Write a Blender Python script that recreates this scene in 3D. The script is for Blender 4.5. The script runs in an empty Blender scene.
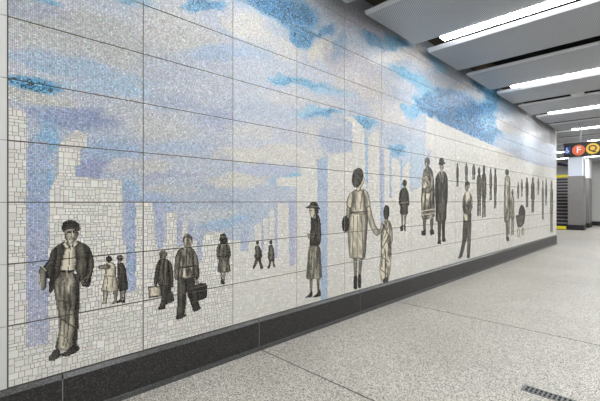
import bpy, bmesh, math, random
import numpy as np
from mathutils import Vector

random.seed(7)
RNG = np.random.default_rng(7)
SC = bpy.context.scene
COL = SC.collection

# ------------------------------------------------------------------ camera geometry
F, VX, DIST, EYE, HZ = 370.0, 375.0, 3.0, 1.51, 201.5
TH = math.atan2(VX, F)
S_, C_ = math.sin(TH), math.cos(TH)


def wall_at(px, py, y=0.0):
    """pixel -> (along the wall, height) on the mural wall"""
    x = (px - 300) / F
    z = (HZ - py) / F
    t = (DIST + y) / (S_ - x * C_)
    return t * (C_ + x * S_), EYE + t * z


def to_pix(X, Z, Y=0.0):
    dy = Y + DIST
    d = X * C_ + dy * S_
    r = X * S_ - dy * C_
    return 300 + F * r / d, HZ - F * (Z - EYE) / d


def lin(c):
    c = np.asarray(c, float) / 255.0
    return np.where(c <= 0.04045, c / 12.92, ((c + 0.055) / 1.055) ** 2.4)


def lin4(c):
    a = lin(c)
    return (float(a[0]), float(a[1]), float(a[2]), 1.0)


# ------------------------------------------------------------------ object helpers
def tag(o, label=None, cat=None, group=None, kind=None):
    if label: o['label'] = label
    if cat: o['category'] = cat
    if group: o['group'] = group
    if kind: o['kind'] = kind
    return o


def link(name, me, mat=None, parent=None):
    o = bpy.data.objects.new(name, me)
    COL.objects.link(o)
    if mat is not None:
        for m in (mat if isinstance(mat, (list, tuple)) else [mat]):
            me.materials.append(m)
    if parent is not None:
        o.parent = parent
    return o


def thing(name, loc, label, cat, group=None):
    o = bpy.data.objects.new(name, None)
    o.empty_display_size = 0.1
    o.location = loc
    COL.objects.link(o)
    return tag(o, label, cat, group, 'thing')


class MB:
    """collects boxes / prisms into one mesh"""
    def __init__(self, origin=(0, 0, 0)):
        self.bm = bmesh.new()
        self.o = Vector(origin)

    def box(self, x0, x1, y0, y1, z0, z1, mi=0, bevel=0.0):
        P = [(x0, y0, z0), (x1, y0, z0), (x1, y1, z0), (x0, y1, z0), (x0, y0, z1), (x1, y0, z1), (x1, y1, z1), (x0, y1, z1)]
        v = [self.bm.verts.new(Vector(p) - self.o) for p in P]
        fs = []
        for f in ((0, 3, 2, 1), (4, 5, 6, 7), (0, 1, 5, 4), (1, 2, 6, 5), (2, 3, 7, 6), (3, 0, 4, 7)):
            fc = self.bm.faces.new([v[i] for i in f])
            fc.material_index = mi
            fs.append(fc)
        if bevel > 0:
            es = list({e for f in fs for e in f.edges})
            bmesh.ops.bevel(self.bm, geom=es, offset=bevel, segments=2, affect='EDGES', profile=0.6)
        return self

    def extrude(self, pts, axis, a0, a1, mi=0):
        """closed outline extruded along an axis; pts are the two other coordinates in order"""
        def mk(p, a):
            if axis == 'x': return (a, p[0], p[1])
            if axis == 'y': return (p[0], a, p[1])
            return (p[0], p[1], a)
        va = [self.bm.verts.new(Vector(mk(p, a0)) - self.o) for p in pts]
        vb = [self.bm.verts.new(Vector(mk(p, a1)) - self.o) for p in pts]
        n = len(pts)
        fs = [self.bm.faces.new(va), self.bm.faces.new(list(reversed(vb)))]
        for i in range(n):
            j = (i + 1) % n
            fs.append(self.bm.faces.new([va[j], va[i], vb[i], vb[j]]))
        for f in fs: f.material_index = mi
        return self

    def tube(self, a, b, r, n=12, mi=0):
        a, b = Vector(a) - self.o, Vector(b) - self.o
        d = (b - a).normalized()
        u = d.orthogonal().normalized()
        w = d.cross(u)
        ra, rb = [], []
        for i in range(n):
            t = 2 * math.pi * i / n
            k = u * math.cos(t) * r + w * math.sin(t) * r
            ra.append(self.bm.verts.new(a + k)); rb.append(self.bm.verts.new(b + k))
        self.bm.faces.new(list(reversed(ra))).material_index = mi
        self.bm.faces.new(rb).material_index = mi
        for i in range(n):
            j = (i + 1) % n
            f = self.bm.faces.new([ra[i], ra[j], rb[j], rb[i]])
            f.smooth = True; f.material_index = mi
        return self

    def build(self, name, mat=None, parent=None):
        bmesh.ops.recalc_face_normals(self.bm, faces=self.bm.faces)
        me = bpy.data.meshes.new(name)
        self.bm.to_mesh(me); self.bm.free()
        return link(name, me, mat, parent)


def quads_mesh(name, V, cols, mats=None, midx=None):
    """V: (n,4,3) separate quads, cols: (n,3) linear colour per face"""
    n = len(V)
    me = bpy.data.meshes.new(name)
    me.vertices.add(4 * n)
    me.vertices.foreach_set('co', V.reshape(-1).astype(np.float32))
    me.loops.add(4 * n)
    me.loops.foreach_set('vertex_index', np.arange(4 * n, dtype=np.int32))
    me.polygons.add(n)
    me.polygons.foreach_set('loop_start', np.arange(0, 4 * n, 4, dtype=np.int32))
    if midx is not None:
        me.polygons.foreach_set('material_index', midx.astype(np.int32))
    me.update(calc_edges=True)
    at = me.attributes.new('Col', 'FLOAT_COLOR', 'FACE')
    c = np.ones((n, 4), np.float32)
    c[:, :3] = cols
    at.data.foreach_set('color', c.reshape(-1))
    return me


# ------------------------------------------------------------------ materials
def mat(name, color, rough=0.5, metal=0.0, spec=0.5):
    m = bpy.data.materials.new(name)
    m.use_nodes = True
    b = m.node_tree.nodes['Principled BSDF']
    b.inputs['Base Color'].default_value = lin4(color)
    b.inputs['Roughness'].default_value = rough
    b.inputs['Metallic'].default_value = metal
    b.inputs['Specular IOR Level'].default_value = spec
    return m


def nodes(m):
    return m.node_tree.nodes, m.node_tree.links, m.node_tree.nodes['Principled BSDF']


def speckle(name, c_stops, scale, rough=0.4, spec=0.5, extra=None):
    """terrazzo / granite: random coloured chips"""
    m = mat(name, (128, 128, 128), rough, 0, spec)
    N, L, b = nodes(m)
    tc = N.new('ShaderNodeTexCoord')
    vo = N.new('ShaderNodeTexVoronoi'); vo.inputs['Scale'].default_value = scale
    L.new(tc.outputs['Object'], vo.inputs['Vector'])
    sep = N.new('ShaderNodeSeparateColor'); L.new(vo.outputs['Color'], sep.inputs['Color'])
    cr = N.new('ShaderNodeValToRGB')
    cr.color_ramp.interpolation = 'CONSTANT'
    while len(cr.color_ramp.elements) < len(c_stops): cr.color_ramp.elements.new(0.5)
    for e, (p, c) in zip(cr.color_ramp.elements, c_stops):
        e.position = p; e.color = lin4(c)
    L.new(sep.outputs[0], cr.inputs['Fac'])
    out = cr.outputs['Color']
    if extra:
        nz = N.new('ShaderNodeTexNoise'); nz.inputs['Scale'].default_value = extra[0]; nz.inputs['Detail'].default_value = 4
        L.new(tc.outputs['Object'], nz.inputs['Vector'])
        r2 = N.new('ShaderNodeValToRGB')
        r2.color_ramp.elements[0].position = 0.3; r2.color_ramp.elements[1].position = 0.7
        r2.color_ramp.elements[0].color = lin4(extra[1]); r2.color_ramp.elements[1].color = lin4(extra[2])
        L.new(nz.outputs['Fac'], r2.inputs['Fac'])
        mx = N.new('ShaderNodeMix'); mx.data_type = 'RGBA'; mx.blend_type = 'MULTIPLY'
        mx.inputs['Factor'].default_value = 1.0
        L.new(out, mx.inputs['A']); L.new(r2.outputs['Color'], mx.inputs['B'])
        out = mx.outputs['Result']
    L.new(out, b.inputs['Base Color'])
    return m


def emis(name, color, strength):
    m = mat(name, color, 0.4)
    N, L, b = nodes(m)
    b.inputs['Emission Color'].default_value = (*color_lin(color), 1)
    b.inputs['Emission Strength'].default_value = strength
    return m


def color_lin(c):
    a = lin(c); return float(a[0]), float(a[1]), float(a[2])


M = {}


def tess_mat(name, rough):
    m = mat(name, (200, 200, 200), rough, 0, 0.4)
    N, L, b = nodes(m)
    a = N.new('ShaderNodeAttribute'); a.attribute_name = 'Col'
    L.new(a.outputs['Color'], b.inputs['Base Color'])
    return m


M['tess'] = tess_mat('glass_tesserae', 0.36)
M['grout'] = mat('grout', (150, 146, 138), 0.9)
M['grout_pale'] = mat('grout_pale', (196, 192, 182), 0.9)
M['joint'] = mat('joint_backing', (104, 94, 78), 0.9)  # grey-brown wall backing seen in the open joints
M['plaster'] = mat('plaster', (196, 195, 192), 0.8)
M['alu'] = mat('satin_aluminium', (212, 212, 208), 0.45, 0.0)
M['white_trim'] = mat('white_trim', (232, 230, 224), 0.5)
M['floor'] = speckle('terrazzo', [(0, (74, 71, 68)), (.14, (140, 135, 128)), (.34, (180, 175, 166)), (.62, (204, 199, 190)), (.86, (230, 226, 218))],
                     165, 0.42, 0.4, (0.9, (236, 235, 230), (255, 255, 252)))
M['floor_joint'] = mat('terrazzo_divider', (70, 66, 62), 0.6)
M['granite'] = speckle('black_granite', [(0, (34, 34, 34)), (.4, (46, 45, 44)), (.75, (60, 58, 56)), (.93, (82, 80, 78))], 160, 0.38, 0.4)
M['granite_edge'] = speckle('paler_granite_edge', [(0, (54, 54, 54)), (.4, (70, 69, 68)), (.75, (88, 87, 85))], 160, 0.3, 0.5)  # paler speckle for the top chamfer and the toe
M['base_joint'] = mat('granite_joint', (132, 130, 126), 0.7)
M['void'] = mat('black_void', (16, 16, 17), 0.9)
M['black'] = mat('black_metal', (22, 22, 24), 0.5)
M['housing'] = mat('lamp_housing', (40, 40, 42), 0.5)
M['lip'] = mat('panel_edge_metal', (206, 208, 212), 0.4, 0.0)
M['lamp'] = emis('lamp_diffuser', (250, 252, 255), 32.0)
M['pier_stone'] = speckle('grey_granite', [(0, (108, 105, 103)), (.4, (122, 119, 117)), (.75, (136, 133, 130))], 120, 0.45, 0.4)
M['pier_steel'] = mat('pale_steel', (190, 196, 206), 0.35, 0.0)
M['pier_white'] = mat('white_enamel', (240, 242, 246), 0.4)
M['backwall'] = mat('pale_tile', (196, 196, 192), 0.4)
M['riser'] = mat('dark_riser', (36, 31, 33), 0.7)
M['nosing'] = mat('grey_nosing', (120, 117, 116), 0.5)
M['yellow'] = mat('safety_yellow', (216, 200, 30), 0.6)
M['purple'] = mat('dark_violet', (58, 34, 74), 0.7)
M['sign_black'] = mat('sign_black', (16, 16, 18), 0.35)
M['sign_orange'] = mat('sign_orange', (236, 110, 62), 0.4)
M['sign_yellow'] = mat('sign_yellow', (246, 200, 66), 0.4)
M['sign_white'] = mat('sign_white', (244, 244, 244), 0.4)
M['sign_blue'] = mat('sign_blue', (22, 72, 158), 0.4)
M['grate'] = mat('cast_grate', (112, 114, 112), 0.5, 0.3)

# perforated ceiling sheet: staggered punched holes
m = mat('perforated_sheet', (196, 199, 205), 0.42, 0.0, 0.5)
N, L, b = nodes(m)
tc = N.new('ShaderNodeTexCoord')
mp = N.new('ShaderNodeMapping'); mp.inputs['Rotation'].default_value[2] = math.radians(45)
mp.inputs['Scale'].default_value = (36, 36, 0)
L.new(tc.outputs['Object'], mp.inputs['Vector'])
fr = N.new('ShaderNodeVectorMath'); fr.operation = 'FRACTION'
L.new(mp.outputs['Vector'], fr.inputs[0])
sb = N.new('ShaderNodeVectorMath'); sb.operation = 'SUBTRACT'; sb.inputs[1].default_value = (0.5, 0.5, 0)
L.new(fr.outputs[0], sb.inputs[0])
ln = N.new('ShaderNodeVectorMath'); ln.operation = 'LENGTH'
L.new(sb.outputs[0], ln.inputs[0])
cr = N.new('ShaderNodeValToRGB')
cr.color_ramp.elements[0].position = 0.24; cr.color_ramp.elements[0].color = lin4((84, 86, 90))
cr.color_ramp.elements[1].position = 0.32; cr.color_ramp.elements[1].color = lin4((180, 184, 192))
L.new(ln.outputs['Value'], cr.inputs['Fac'])
L.new(cr.outputs['Color'], b.inputs['Base Color'])
M['perf'] = m

# ------------------------------------------------------------------ noise
def _hash(ix, iy, seed):
    h = (ix.astype(np.int64) * 374761393 + iy.astype(np.int64) * 668265263 + seed * 1442695041) & 0x7fffffff
    h = ((h ^ (h >> 13)) * 1274126177) & 0x7fffffff
    h = (h ^ (h >> 16)) & 0xffff
    return h / 65535.0


def vnoise(x, y, seed=0):
    ix, iy = np.floor(x), np.floor(y)
    fx, fy = x - ix, y - iy
    fx = fx * fx * (3 - 2 * fx); fy = fy * fy * (3 - 2 * fy)
    a, b_ = _hash(ix, iy, seed), _hash(ix + 1, iy, seed)
    c, d = _hash(ix, iy + 1, seed), _hash(ix + 1, iy + 1, seed)
    return (a * (1 - fx) + b_ * fx) * (1 - fy) + (c * (1 - fx) + d * fx) * fy


def fbm(x, y, seed=0, o=4):
    r, amp, tot = 0, 1.0, 0
    for i in range(o):
        r = r + amp * vnoise(x * 2 ** i, y * 2 ** i, seed + i * 17); tot += amp; amp *= 0.55
    return r / tot


def inpoly(px, py, poly):
    r = np.zeros(px.shape, bool)
    n = len(poly)
    for i in range(n):
        x0, y0 = poly[i]; x1, y1 = poly[(i + 1) % n]
        if y0 == y1: continue
        c = ((y0 > py) != (y1 > py)) & (px < (x1 - x0) * (py - y0) / (y1 - y0) + x0)
        r ^= c
    return r


def smooth_poly(p, k=4):
    """rounded closed outline through the points"""
    out, n = [], len(p)
    for i in range(n):
        a, b_, c, d = (np.array(p[(i + j) % n], float) for j in (-1, 0, 1, 2))
        for t in np.linspace(0, 1, k, endpoint=False):
            q = 0.5 * ((2 * b_) + (-a + c) * t * 0.8 + (2 * a - 5 * b_ + 4 * c - d) * t * t * 0.8 + (-a + 3 * b_ - 3 * c + d) * t ** 3 * 0.8)
            lin_ = b_ + (c - b_) * t
            out.append(tuple(0.8 * q + 0.2 * lin_) if t > 0 else tuple(b_))
    return out


# ------------------------------------------------------------------ the mosaic design (positions in the wall's own metres, listed by view)
CREAM, PALE, LAV, DLAV, BLUE, DBLUE, LBLUE, GREY = (218, 215, 206), (206, 210, 218), (184, 190, 216), (150, 158, 202), (120, 168, 222), (66, 128, 208), (172, 196, 226), (182, 184, 186)
# soft colour drifts: cx, cy, rx, ry, slope, colour, strength
DRIFT = [
    (70, 30, 110, 22, .26, (188, 190, 186), .8), (20, 6, 40, 9, .26, (168, 174, 196), .7), (42, 1, 16, 4, .1, BLUE, .7), (132, 4, 26, 6, .3, BLUE, .6),
    (30, 38, 30, 12, .25, (204, 206, 206), .6), (110, 62, 50, 12, .22, (196, 196, 196), .6), (70, 64, 80, 9, .2, (166, 188, 220), .8), (26, 82, 38, 9, .13, (72, 138, 206), .95),
    (105, 88, 45, 10, .12, LBLUE, .8), (30, 98, 40, 7, .1, (204, 202, 192), .8), (70, 120, 46, 13, .08, (138, 148, 194), .9), (45, 112, 28, 7, .0, (158, 168, 208), .7),
    (122, 113, 26, 10, -.1, (198, 202, 208), .8), (40, 165, 16, 45, 0, (138, 176, 224), .9), (108, 150, 34, 12, .05, (164, 182, 220), .8), (92, 167, 14, 10, 0, (150, 154, 200), .9),
    (120, 165, 22, 7, -.15, (206, 206, 204), .8), (128, 192, 8, 12, 0, (150, 180, 224), .8),
    (175, 30, 45, 22, .3, (206, 205, 200), .8), (205, 8, 24, 5, -.05, (92, 146, 214), .95), (188, 11, 10, 4, 0, (110, 160, 220), .8), (225, 55, 45, 7, .1, (172, 190, 222), .8),
    (170, 70, 40, 14, .2, (188, 196, 212), .7), (160, 130, 30, 13, .1, (206, 207, 206), .9), (176, 105, 35, 8, .2, (168, 178, 208), .7), (215, 122, 24, 12, .05, (172, 180, 212), .7),
    (255, 130, 32, 8, .05, (210, 209, 206), .8), (190, 150, 50, 5, .02, (176, 190, 220), .7), (155, 166, 18, 8, 0, (212, 210, 204), .8), (175, 176, 30, 4, 0, (178, 180, 208), .7),
    (168, 192, 26, 5, -.05, (208, 206, 200), .7), (240, 181, 28, 8, -.05, (220, 216, 204), .9), (205, 215, 40, 7, -.1, (204, 208, 206), .7), (225, 222, 26, 6, -.08, (160, 186, 226), .8), (150, 205, 20, 8, 0, (168, 184, 220), .7),
    (250, 28, 26, 18, .35, (218, 214, 206), .9), (268, 5, 32, 9, .3, (74, 132, 212), .95), (296, 12, 22, 14, .3, (78, 136, 214), .95), (302, 38, 9, 13, .2, (84, 142, 216), .95), (322, 31, 13, 6, -.5, (90, 140, 208), .9),
    (318, 52, 14, 10, -.5, (224, 219, 208), .95), (285, 52, 16, 12, .3, (214, 212, 208), .8), (312, 84, 32, 5, .1, (110, 164, 222), .95), (284, 80, 14, 4, .25, (112, 166, 222), .8), (335, 90, 20, 5, .2, (170, 196, 226), .7), (300, 98, 40, 7, .15, (210, 210, 210), .7),
    (268, 154, 56, 9, .03, (220, 216, 207), 1.0), (272, 170, 36, 6, .03, (184, 190, 218), .8), (322, 115, 18, 5, -.1, (104, 160, 222), .95), (305, 112, 14, 4, 0, (150, 190, 228), .7), (318, 138, 34, 14, .0, (212, 211, 208), .85), (338, 140, 18, 12, 0, (172, 182, 212), .9), (288, 135, 18, 10, .1, (196, 202, 216), .7), (292, 181, 24, 5, 0, (134, 180, 226), .9),
    (360, 22, 36, 16, .5, (164, 164, 176), .7), (372, 40, 14, 7, .4, (92, 136, 196), .85), (350, 62, 28, 14, .4, (190, 184, 190), .8), (340, 46, 8, 14, 0, (120, 150, 200), .6), (396, 44, 12, 8, .5, (96, 146, 204), .8), (393, 56, 24, 7, -.2, (226, 222, 216), .8),  # dark blues and grey-mauves also carry painted shade near the ceiling
    (365, 85, 30, 12, .3, (216, 208, 202), .8), (412, 78, 14, 7, .4, (128, 176, 226), .9), (400, 72, 10, 6, .5, (140, 184, 228), .8), (425, 90, 8, 13, 0, (150, 190, 230), .9), (420, 60, 14, 8, .5, (214, 210, 208), .8), (437, 62, 10, 10, .6, (130, 172, 222), .8),
    (364, 122, 12, 6, .2, (112, 164, 224), .9), (392, 112, 24, 12, .2, (222, 216, 210), .8), (412, 112, 8, 10, 0, (120, 172, 228), .9), (398, 152, 12, 7, .2, (120, 168, 222), .95), (375, 150, 10, 20, 0, (206, 208, 214), .5), (418, 160, 14, 24, .1, (192, 208, 230), .8),
    (446, 82, 16, 8, .5, (176, 178, 190), .7), (455, 70, 14, 8, .6, (150, 160, 186), .6), (468, 84, 16, 5, -.3, (206, 200, 196), .7), (480, 85, 9, 8, .7, (88, 138, 202), .9), (492, 100, 9, 20, .1, (84, 148, 222), .95), (428, 104, 14, 9, .3, (86, 146, 216), .95), (440, 112, 24, 11, .42, (56, 120, 208), 1.0), (462, 106, 30, 13, .35, (52, 116, 206), 1.0), (470, 122, 32, 11, .42, (48, 120, 212), 1.0), (446, 118, 26, 9, .42, (50, 120, 212), 1.0), (474, 132, 22, 8, .42, (50, 120, 212), 1.0), (490, 124, 12, 10, .2, (84, 148, 220), .95),
    (504, 126, 10, 7, .2, (214, 212, 210), .9), (507, 107, 8, 10, .3, (150, 172, 210), .8), (528, 128, 16, 20, .3, (214, 214, 216), .7), (520, 145, 22, 8, .4, (178, 198, 226), .8), (540, 152, 14, 12, .4, (196, 206, 224), .8), (545, 128, 12, 14, .3, (176, 176, 178), .7),  # the broad white drift also paints the third lamp's light scallop
]
# plain pale-tile shapes (towers and ground); 1 = pale, 0 = sky kept
TOWERS = [
    [(0, 106), (20, 109), (27, 114), (27, 420), (0, 420)],
    [(49, 420), (49, 190), (58, 175), (59, 143), (66, 138), (75, 130), (86, 134), (88, 146), (80, 150), (80, 165), (75, 166), (75, 177), (122, 180), (124, 420)],
    [(135, 420), (133, 203), (152, 203), (155, 240), (155, 420)],
    [(165, 420), (166, 213), (176, 211), (177, 420)], [(182, 420), (182, 222), (187, 222), (187, 420)],
    [(203, 420), (203, 235), (212, 231), (224, 233), (224, 420)], [(255, 420), (254, 226), (258, 222), (261, 226), (261, 420)],
    [(263, 420), (263, 219), (266, 216), (268, 220), (268, 420)], [(269, 420), (269, 212), (272, 208), (274, 214), (274, 420)], [(277, 420), (277, 203), (288, 203), (288, 420)],
    [(296, 420), (296, 187), (276, 186), (276, 178), (300, 176), (300, 150), (308, 151), (314, 157), (317, 168), (317, 420)],
    [(327, 420), (327, 154), (352, 152), (352, 124), (341, 116), (352, 117), (362, 126), (365, 140), (365, 420)],
    [(367, 420), (367, 138), (373, 131), (379, 132), (379, 420)], [(384, 420), (384, 148), (389, 150), (389, 420)],
    [(391, 420), (391, 157), (397, 160), (400, 165), (400, 420)], [(402, 420), (402, 167), (409, 161), (409, 420)],
    [(409, 420), (409, 192), (424, 186), (426, 116), (482, 141), (505, 151), (530, 164), (600, 176), (600, 420)],
]
GROUND = [(0, 420), (0, 250), (130, 245), (160, 243), (200, 240), (240, 240), (275, 243), (300, 235), (330, 215), (380, 200), (430, 190), (600, 178), (600, 420)]
# blue uprights running down onto the ground
PILLARS = [
    ([(27, 140), (48, 140), (48, 343), (27, 347)], (152, 172, 222), 'tall'), ([(124, 185), (135, 188), (135, 290), (127, 292), (126, 240), (124, 235)], (158, 174, 222), 0),
    ([(155, 205), (164, 205), (163, 247), (157, 249)], (164, 176, 218), 0), ([(177, 218), (182, 218), (182, 246), (177, 246)], (168, 178, 216), 0), ([(188, 222), (192, 222), (192, 244), (188, 244)], (172, 182, 216), 0), ([(196, 232), (202, 232), (201, 262), (197, 262)], (174, 184, 214), 0),
    ([(240, 232), (248, 228), (248, 251), (240, 251)], (168, 180, 218), 0), ([(261, 226), (263, 226), (263, 252), (261, 252)], (164, 174, 214), 0), ([(274, 214), (277, 214), (277, 258), (274, 258)], (166, 174, 214), 0),
    ([(288, 200), (295.5, 200), (295, 264), (289, 267)], (176, 180, 216), 0), ([(317, 160), (327, 155), (327, 298), (320, 304), (320, 215), (317, 210)], (160, 182, 222), 0),
    ([(364.5, 138), (367.5, 138), (367.5, 182), (365, 182)], (140, 178, 224), 0), ([(379, 148), (384, 150), (384, 226), (380, 228)], (176, 186, 220), 0), ([(389, 150), (391, 150), (391, 198), (389, 198)], (160, 184, 224), 0), ([(400, 160), (402, 160), (402, 198), (400, 198)], (140, 178, 224), 0), ([(426, 150), (431, 150), (431, 190), (426, 190)], (200, 206, 224), 0),
]


def design(X, Z):
    """mural colour and 'pale tile' mask for points of the wall"""
    wx = (fbm(X * 3.1, Z * 5.0, 3) - .5); wy = (fbm(X * 3.1 + 40, Z * 5.0, 9) - .5)
    px0, py0 = to_pix(X, Z)
    depth = 668.0 / np.maximum(675 - px0, 60)
    px = px0 + wx * 34 / np.sqrt(depth); py = py0 + wy * 22 / np.sqrt(depth)
    base = np.array((190, 198, 214), float)[None, :] + (fbm(X * 1.2, Z * 4.5, 21) - .5)[:, None] * np.array([46, 34, 12])[None, :]
    c = base
    for cx, cy, rx, ry, sl, colr, st in DRIFT:
        dx = (px - cx); dy = py - cy - sl * dx
        q = (dx / rx) ** 2 + (dy / ry) ** 2
        a = st * np.clip(1.35 - q, 0, 1) ** 0.8
        a = np.clip(a * (0.7 + 0.7 * fbm(X * 7, Z * 12, 33, 3)), 0, 1)[:, None]
        c = c * (1 - a) + np.array(colr, float)[None, :] * a
    jx = px0 + (vnoise(X * 40, Z * 40, 5) - .5) * 1.2; jy = py0
    pale = inpoly(jx, jy, GROUND)
    for t in TOWERS: pale |= inpoly(jx, jy, t)
    for poly, colr, kind in PILLARS:
        k = inpoly(jx, jy, poly)
        n = fbm(X * 6, Z * 9, 51)[:, None]
        cc = np.array(colr, float)[None, :] + (n - .5) * np.array([50, 26, 6])[None, :]
        if kind == 'tall':
            f = np.clip((py0 - 200) / 60, 0, 1)[:, None]
            cc = cc * (1 - f) + f * (np.array((172, 178, 216), float)[None, :] + (n - .5) * np.array([56, 40, 10])[None, :]) + 0
        cc = cc * .72 + .28 * np.array((196, 196, 202), float)[None, :]
        c = np.where(k[:, None], cc, c); pale &= ~k
    mild = np.clip(1.3 - (c[:, 2] - c[:, 0]) / 70, 0, 1)[:, None]
    c = c * (1 - .16 * mild) + .16 * mild * np.array((214, 213, 210), float)[None, :] + 4
    sat = np.clip(c[:, 2] - c[:, 0] - 14, 0, None)
    c = np.stack([c[:, 0] - sat * .02, c[:, 1] + sat * .13, c[:, 2] - sat * .07], 1)
    # deep blue field keeps dark and bright specks
    deep = np.clip(((c[:, 2] - c[:, 0]) - 80) / 50, 0, 1)
    return c, pale, px0, py0, deep


X0 = wall_at(7.5, 300)[0]
PW, PH, Z0 = 0.8569, 0.396, 0.317
NC, NR = 18, 10
GAP = 0.0065
XEND = X0 + NC * PW


def quad_cells(x0, x1, z0, z1, gap, y, tilt, jit):
    """arrays of cell rectangles -> separate slightly uneven quads facing the room (-y)"""
    n = len(x0)
    g = gap / 2
    V = np.zeros((n, 4, 3))
    jx = RNG.uniform(-jit, jit, (n, 4)); jz = RNG.uniform(-jit, jit, (n, 4))
    V[:, :, 0] = np.stack([x0 + g, x1 - g, x1 - g, x0 + g], 1) + jx
    V[:, :, 2] = np.stack([z0 + g, z0 + g, z1 - g, z1 - g], 1) + jz
    tx = RNG.normal(0, tilt, n); tz = RNG.normal(0, tilt, n)
    hw = (x1 - x0) / 2; hz = (z1 - z0) / 2
    sx = np.array([-1, 1, 1, -1])[None, :]; sz = np.array([-1, -1, 1, 1])[None, :]
    V[:, :, 1] = y + (tx * hw)[:, None] * sx + (tz * hz)[:, None] * sz
    return V


def make_panel(ci, ri):
    px0 = X0 + ci * PW + GAP / 2; pz0 = Z0 + ri * PH + GAP / 2
    w, h = PW - GAP, PH - GAP
    g = 0.0105 if ci < 4 else (0.0135 if ci < 8 else 0.022)
    nx, nz = int(round(w / g)), int(round(h / g))
    gx, gz = w / nx, h / nz
    I, J = np.meshgrid(np.arange(nx), np.arange(nz), indexing='ij')
    X = px0 + (I.ravel() + .5) * gx; Z = pz0 + (J.ravel() + .5) * gz
    c, pale, _, _, deep = design(X, Z)
    if ci == NC - 1 and ri >= 8: c[:] = (150, 149, 146); pale[:] = False
    palg = pale.reshape(nx, nz)
    # sky: one small tessera per cell
    k = ~pale
    ii, jj = I.ravel()[k], J.ravel()[k]
    V1 = quad_cells(px0 + ii * gx, px0 + (ii + 1) * gx, pz0 + jj * gz, pz0 + (jj + 1) * gz, 0.0016, -0.0085, 0.035, g * 0.09)
    n = len(ii)
    cc = c[k] + RNG.normal(0, 15, (n, 1)) + RNG.normal(0, 4.5, (n, 3))
    d = deep[k]; u = RNG.random(n)
    cc = np.where((u < 0.34 * d)[:, None], cc * 0.48, cc)
    cc = np.where((u > 1 - 0.16 * d)[:, None], cc * 0.5 + 120, cc)
    C1 = lin(np.clip(cc, 8, 250))
    # pale areas: larger irregular blocks laid like rubble ashlar
    used = ~palg
    R = []
    a, b_ = (2, 5) if ci < 2 else ((2, 4) if ci < 8 else (1, 3))
    for i in range(nx):
        for j in range(nz):
            if used[i, j]: continue
            ww, hh = random.randint(a, b_), random.randint(a, b_)
            if random.random() < .5: ww = min(ww, 3)
            i1 = i
            while i1 < nx and i1 < i + ww and not used[i1, j]: i1 += 1
            j1 = j
            while j1 < nz and j1 < j + hh and not used[i:i1, j1].any(): j1 += 1
            used[i:i1, j:j1] = True
            R.append((i, i1, j, j1))
    if R:
        R = np.array(R)
        V2 = quad_cells(px0 + R[:, 0] * gx, px0 + R[:, 1] * gx, pz0 + R[:, 2] * gz, pz0 + R[:, 3] * gz, 0.0032 if ci < 5 else 0.0024, -0.0085, 0.012, 0.0007)
        n2 = len(R)
        C2 = lin(np.clip(np.array((225, 222, 214))[None, :] + RNG.normal(0, 5, (n2, 1)) + RNG.normal(0, 1.5, (n2, 3)), 0, 250))
    else:
        V2 = np.zeros((0, 4, 3)); C2 = np.zeros((0, 3))
    # backing slab: front and four edges
    x0, x1, z0, z1, yb, yf = px0, px0 + w, pz0, pz0 + h, 0.0, -0.006
    B = np.array([[(x0, yf, z0), (x1, yf, z0), (x1, yf, z1), (x0, yf, z1)], [(x0, yb, z0), (x0, yf, z0), (x0, yf, z1), (x0, yb, z1)], [(x1, yf, z0), (x1, yb, z0), (x1, yb, z1), (x1, yf, z1)],
                  [(x0, yf, z1), (x1, yf, z1), (x1, yb, z1), (x0, yb, z1)], [(x0, yb, z0), (x1, yb, z0), (x1, yf, z0), (x0, yf, z0)]], float)
    V = np.concatenate([B, V1, V2]); C = np.concatenate([np.ones((5, 3)) * .3, C1, C2])
    mi = np.zeros(len(V), int); mi[:5] = 1
    return V, C, mi


mural = thing('mosaic_mural', (0, 0, 0), 'long wall-high mosaic mural of a cloudy blue sky, pale towers and sepia pedestrians', 'mural')
vis = []
for ci in range(NC):
    for ri in range(NR):
        x, z = X0 + ci * PW, Z0 + ri * PH
        a = to_pix(x, z); b2 = to_pix(x + PW, z + PH)
        x0, x1 = max(a[0], 2), min(b2[0], 600)
        top = to_pix(x, z + PH)[1]; bot = to_pix(x, z)[1]
        hgt = max(0, min(bot, 399) - max(top, 0))
        lim = 3.98 if x > 3.2 else 9
        vis.append((max(0, x1 - x0) * hgt * (1 if z + .1 < lim else 0), ci, ri))
vis.sort(reverse=True)
for k, (a, ci, ri) in enumerate(vis[:100]):
    V, C, mi = make_panel(ci, ri)
    me = quads_mesh('mosaic_panel', V, C, None, mi)
    link('mosaic_panel', me, [M['tess'], M['grout'] if ci < 2 else M['grout_pale']], mural)
rest = [make_panel(ci, ri) for a, ci, ri in vis[100:]]
me = quads_mesh('mosaic_panel', np.concatenate([r[0] for r in rest]), np.concatenate([r[1] for r in rest]), None, np.concatenate([r[2] for r in rest]))
tag(link('mosaic_panel', me, [M['tess'], M['grout_pale']], mural), kind='stuff')

# ------------------------------------------------------------------ mosaic figures
def V_(v, warm=0.93):
    return np.array((v, v * (0.5 + 0.5 * warm) + v * .015, v * warm))


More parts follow.
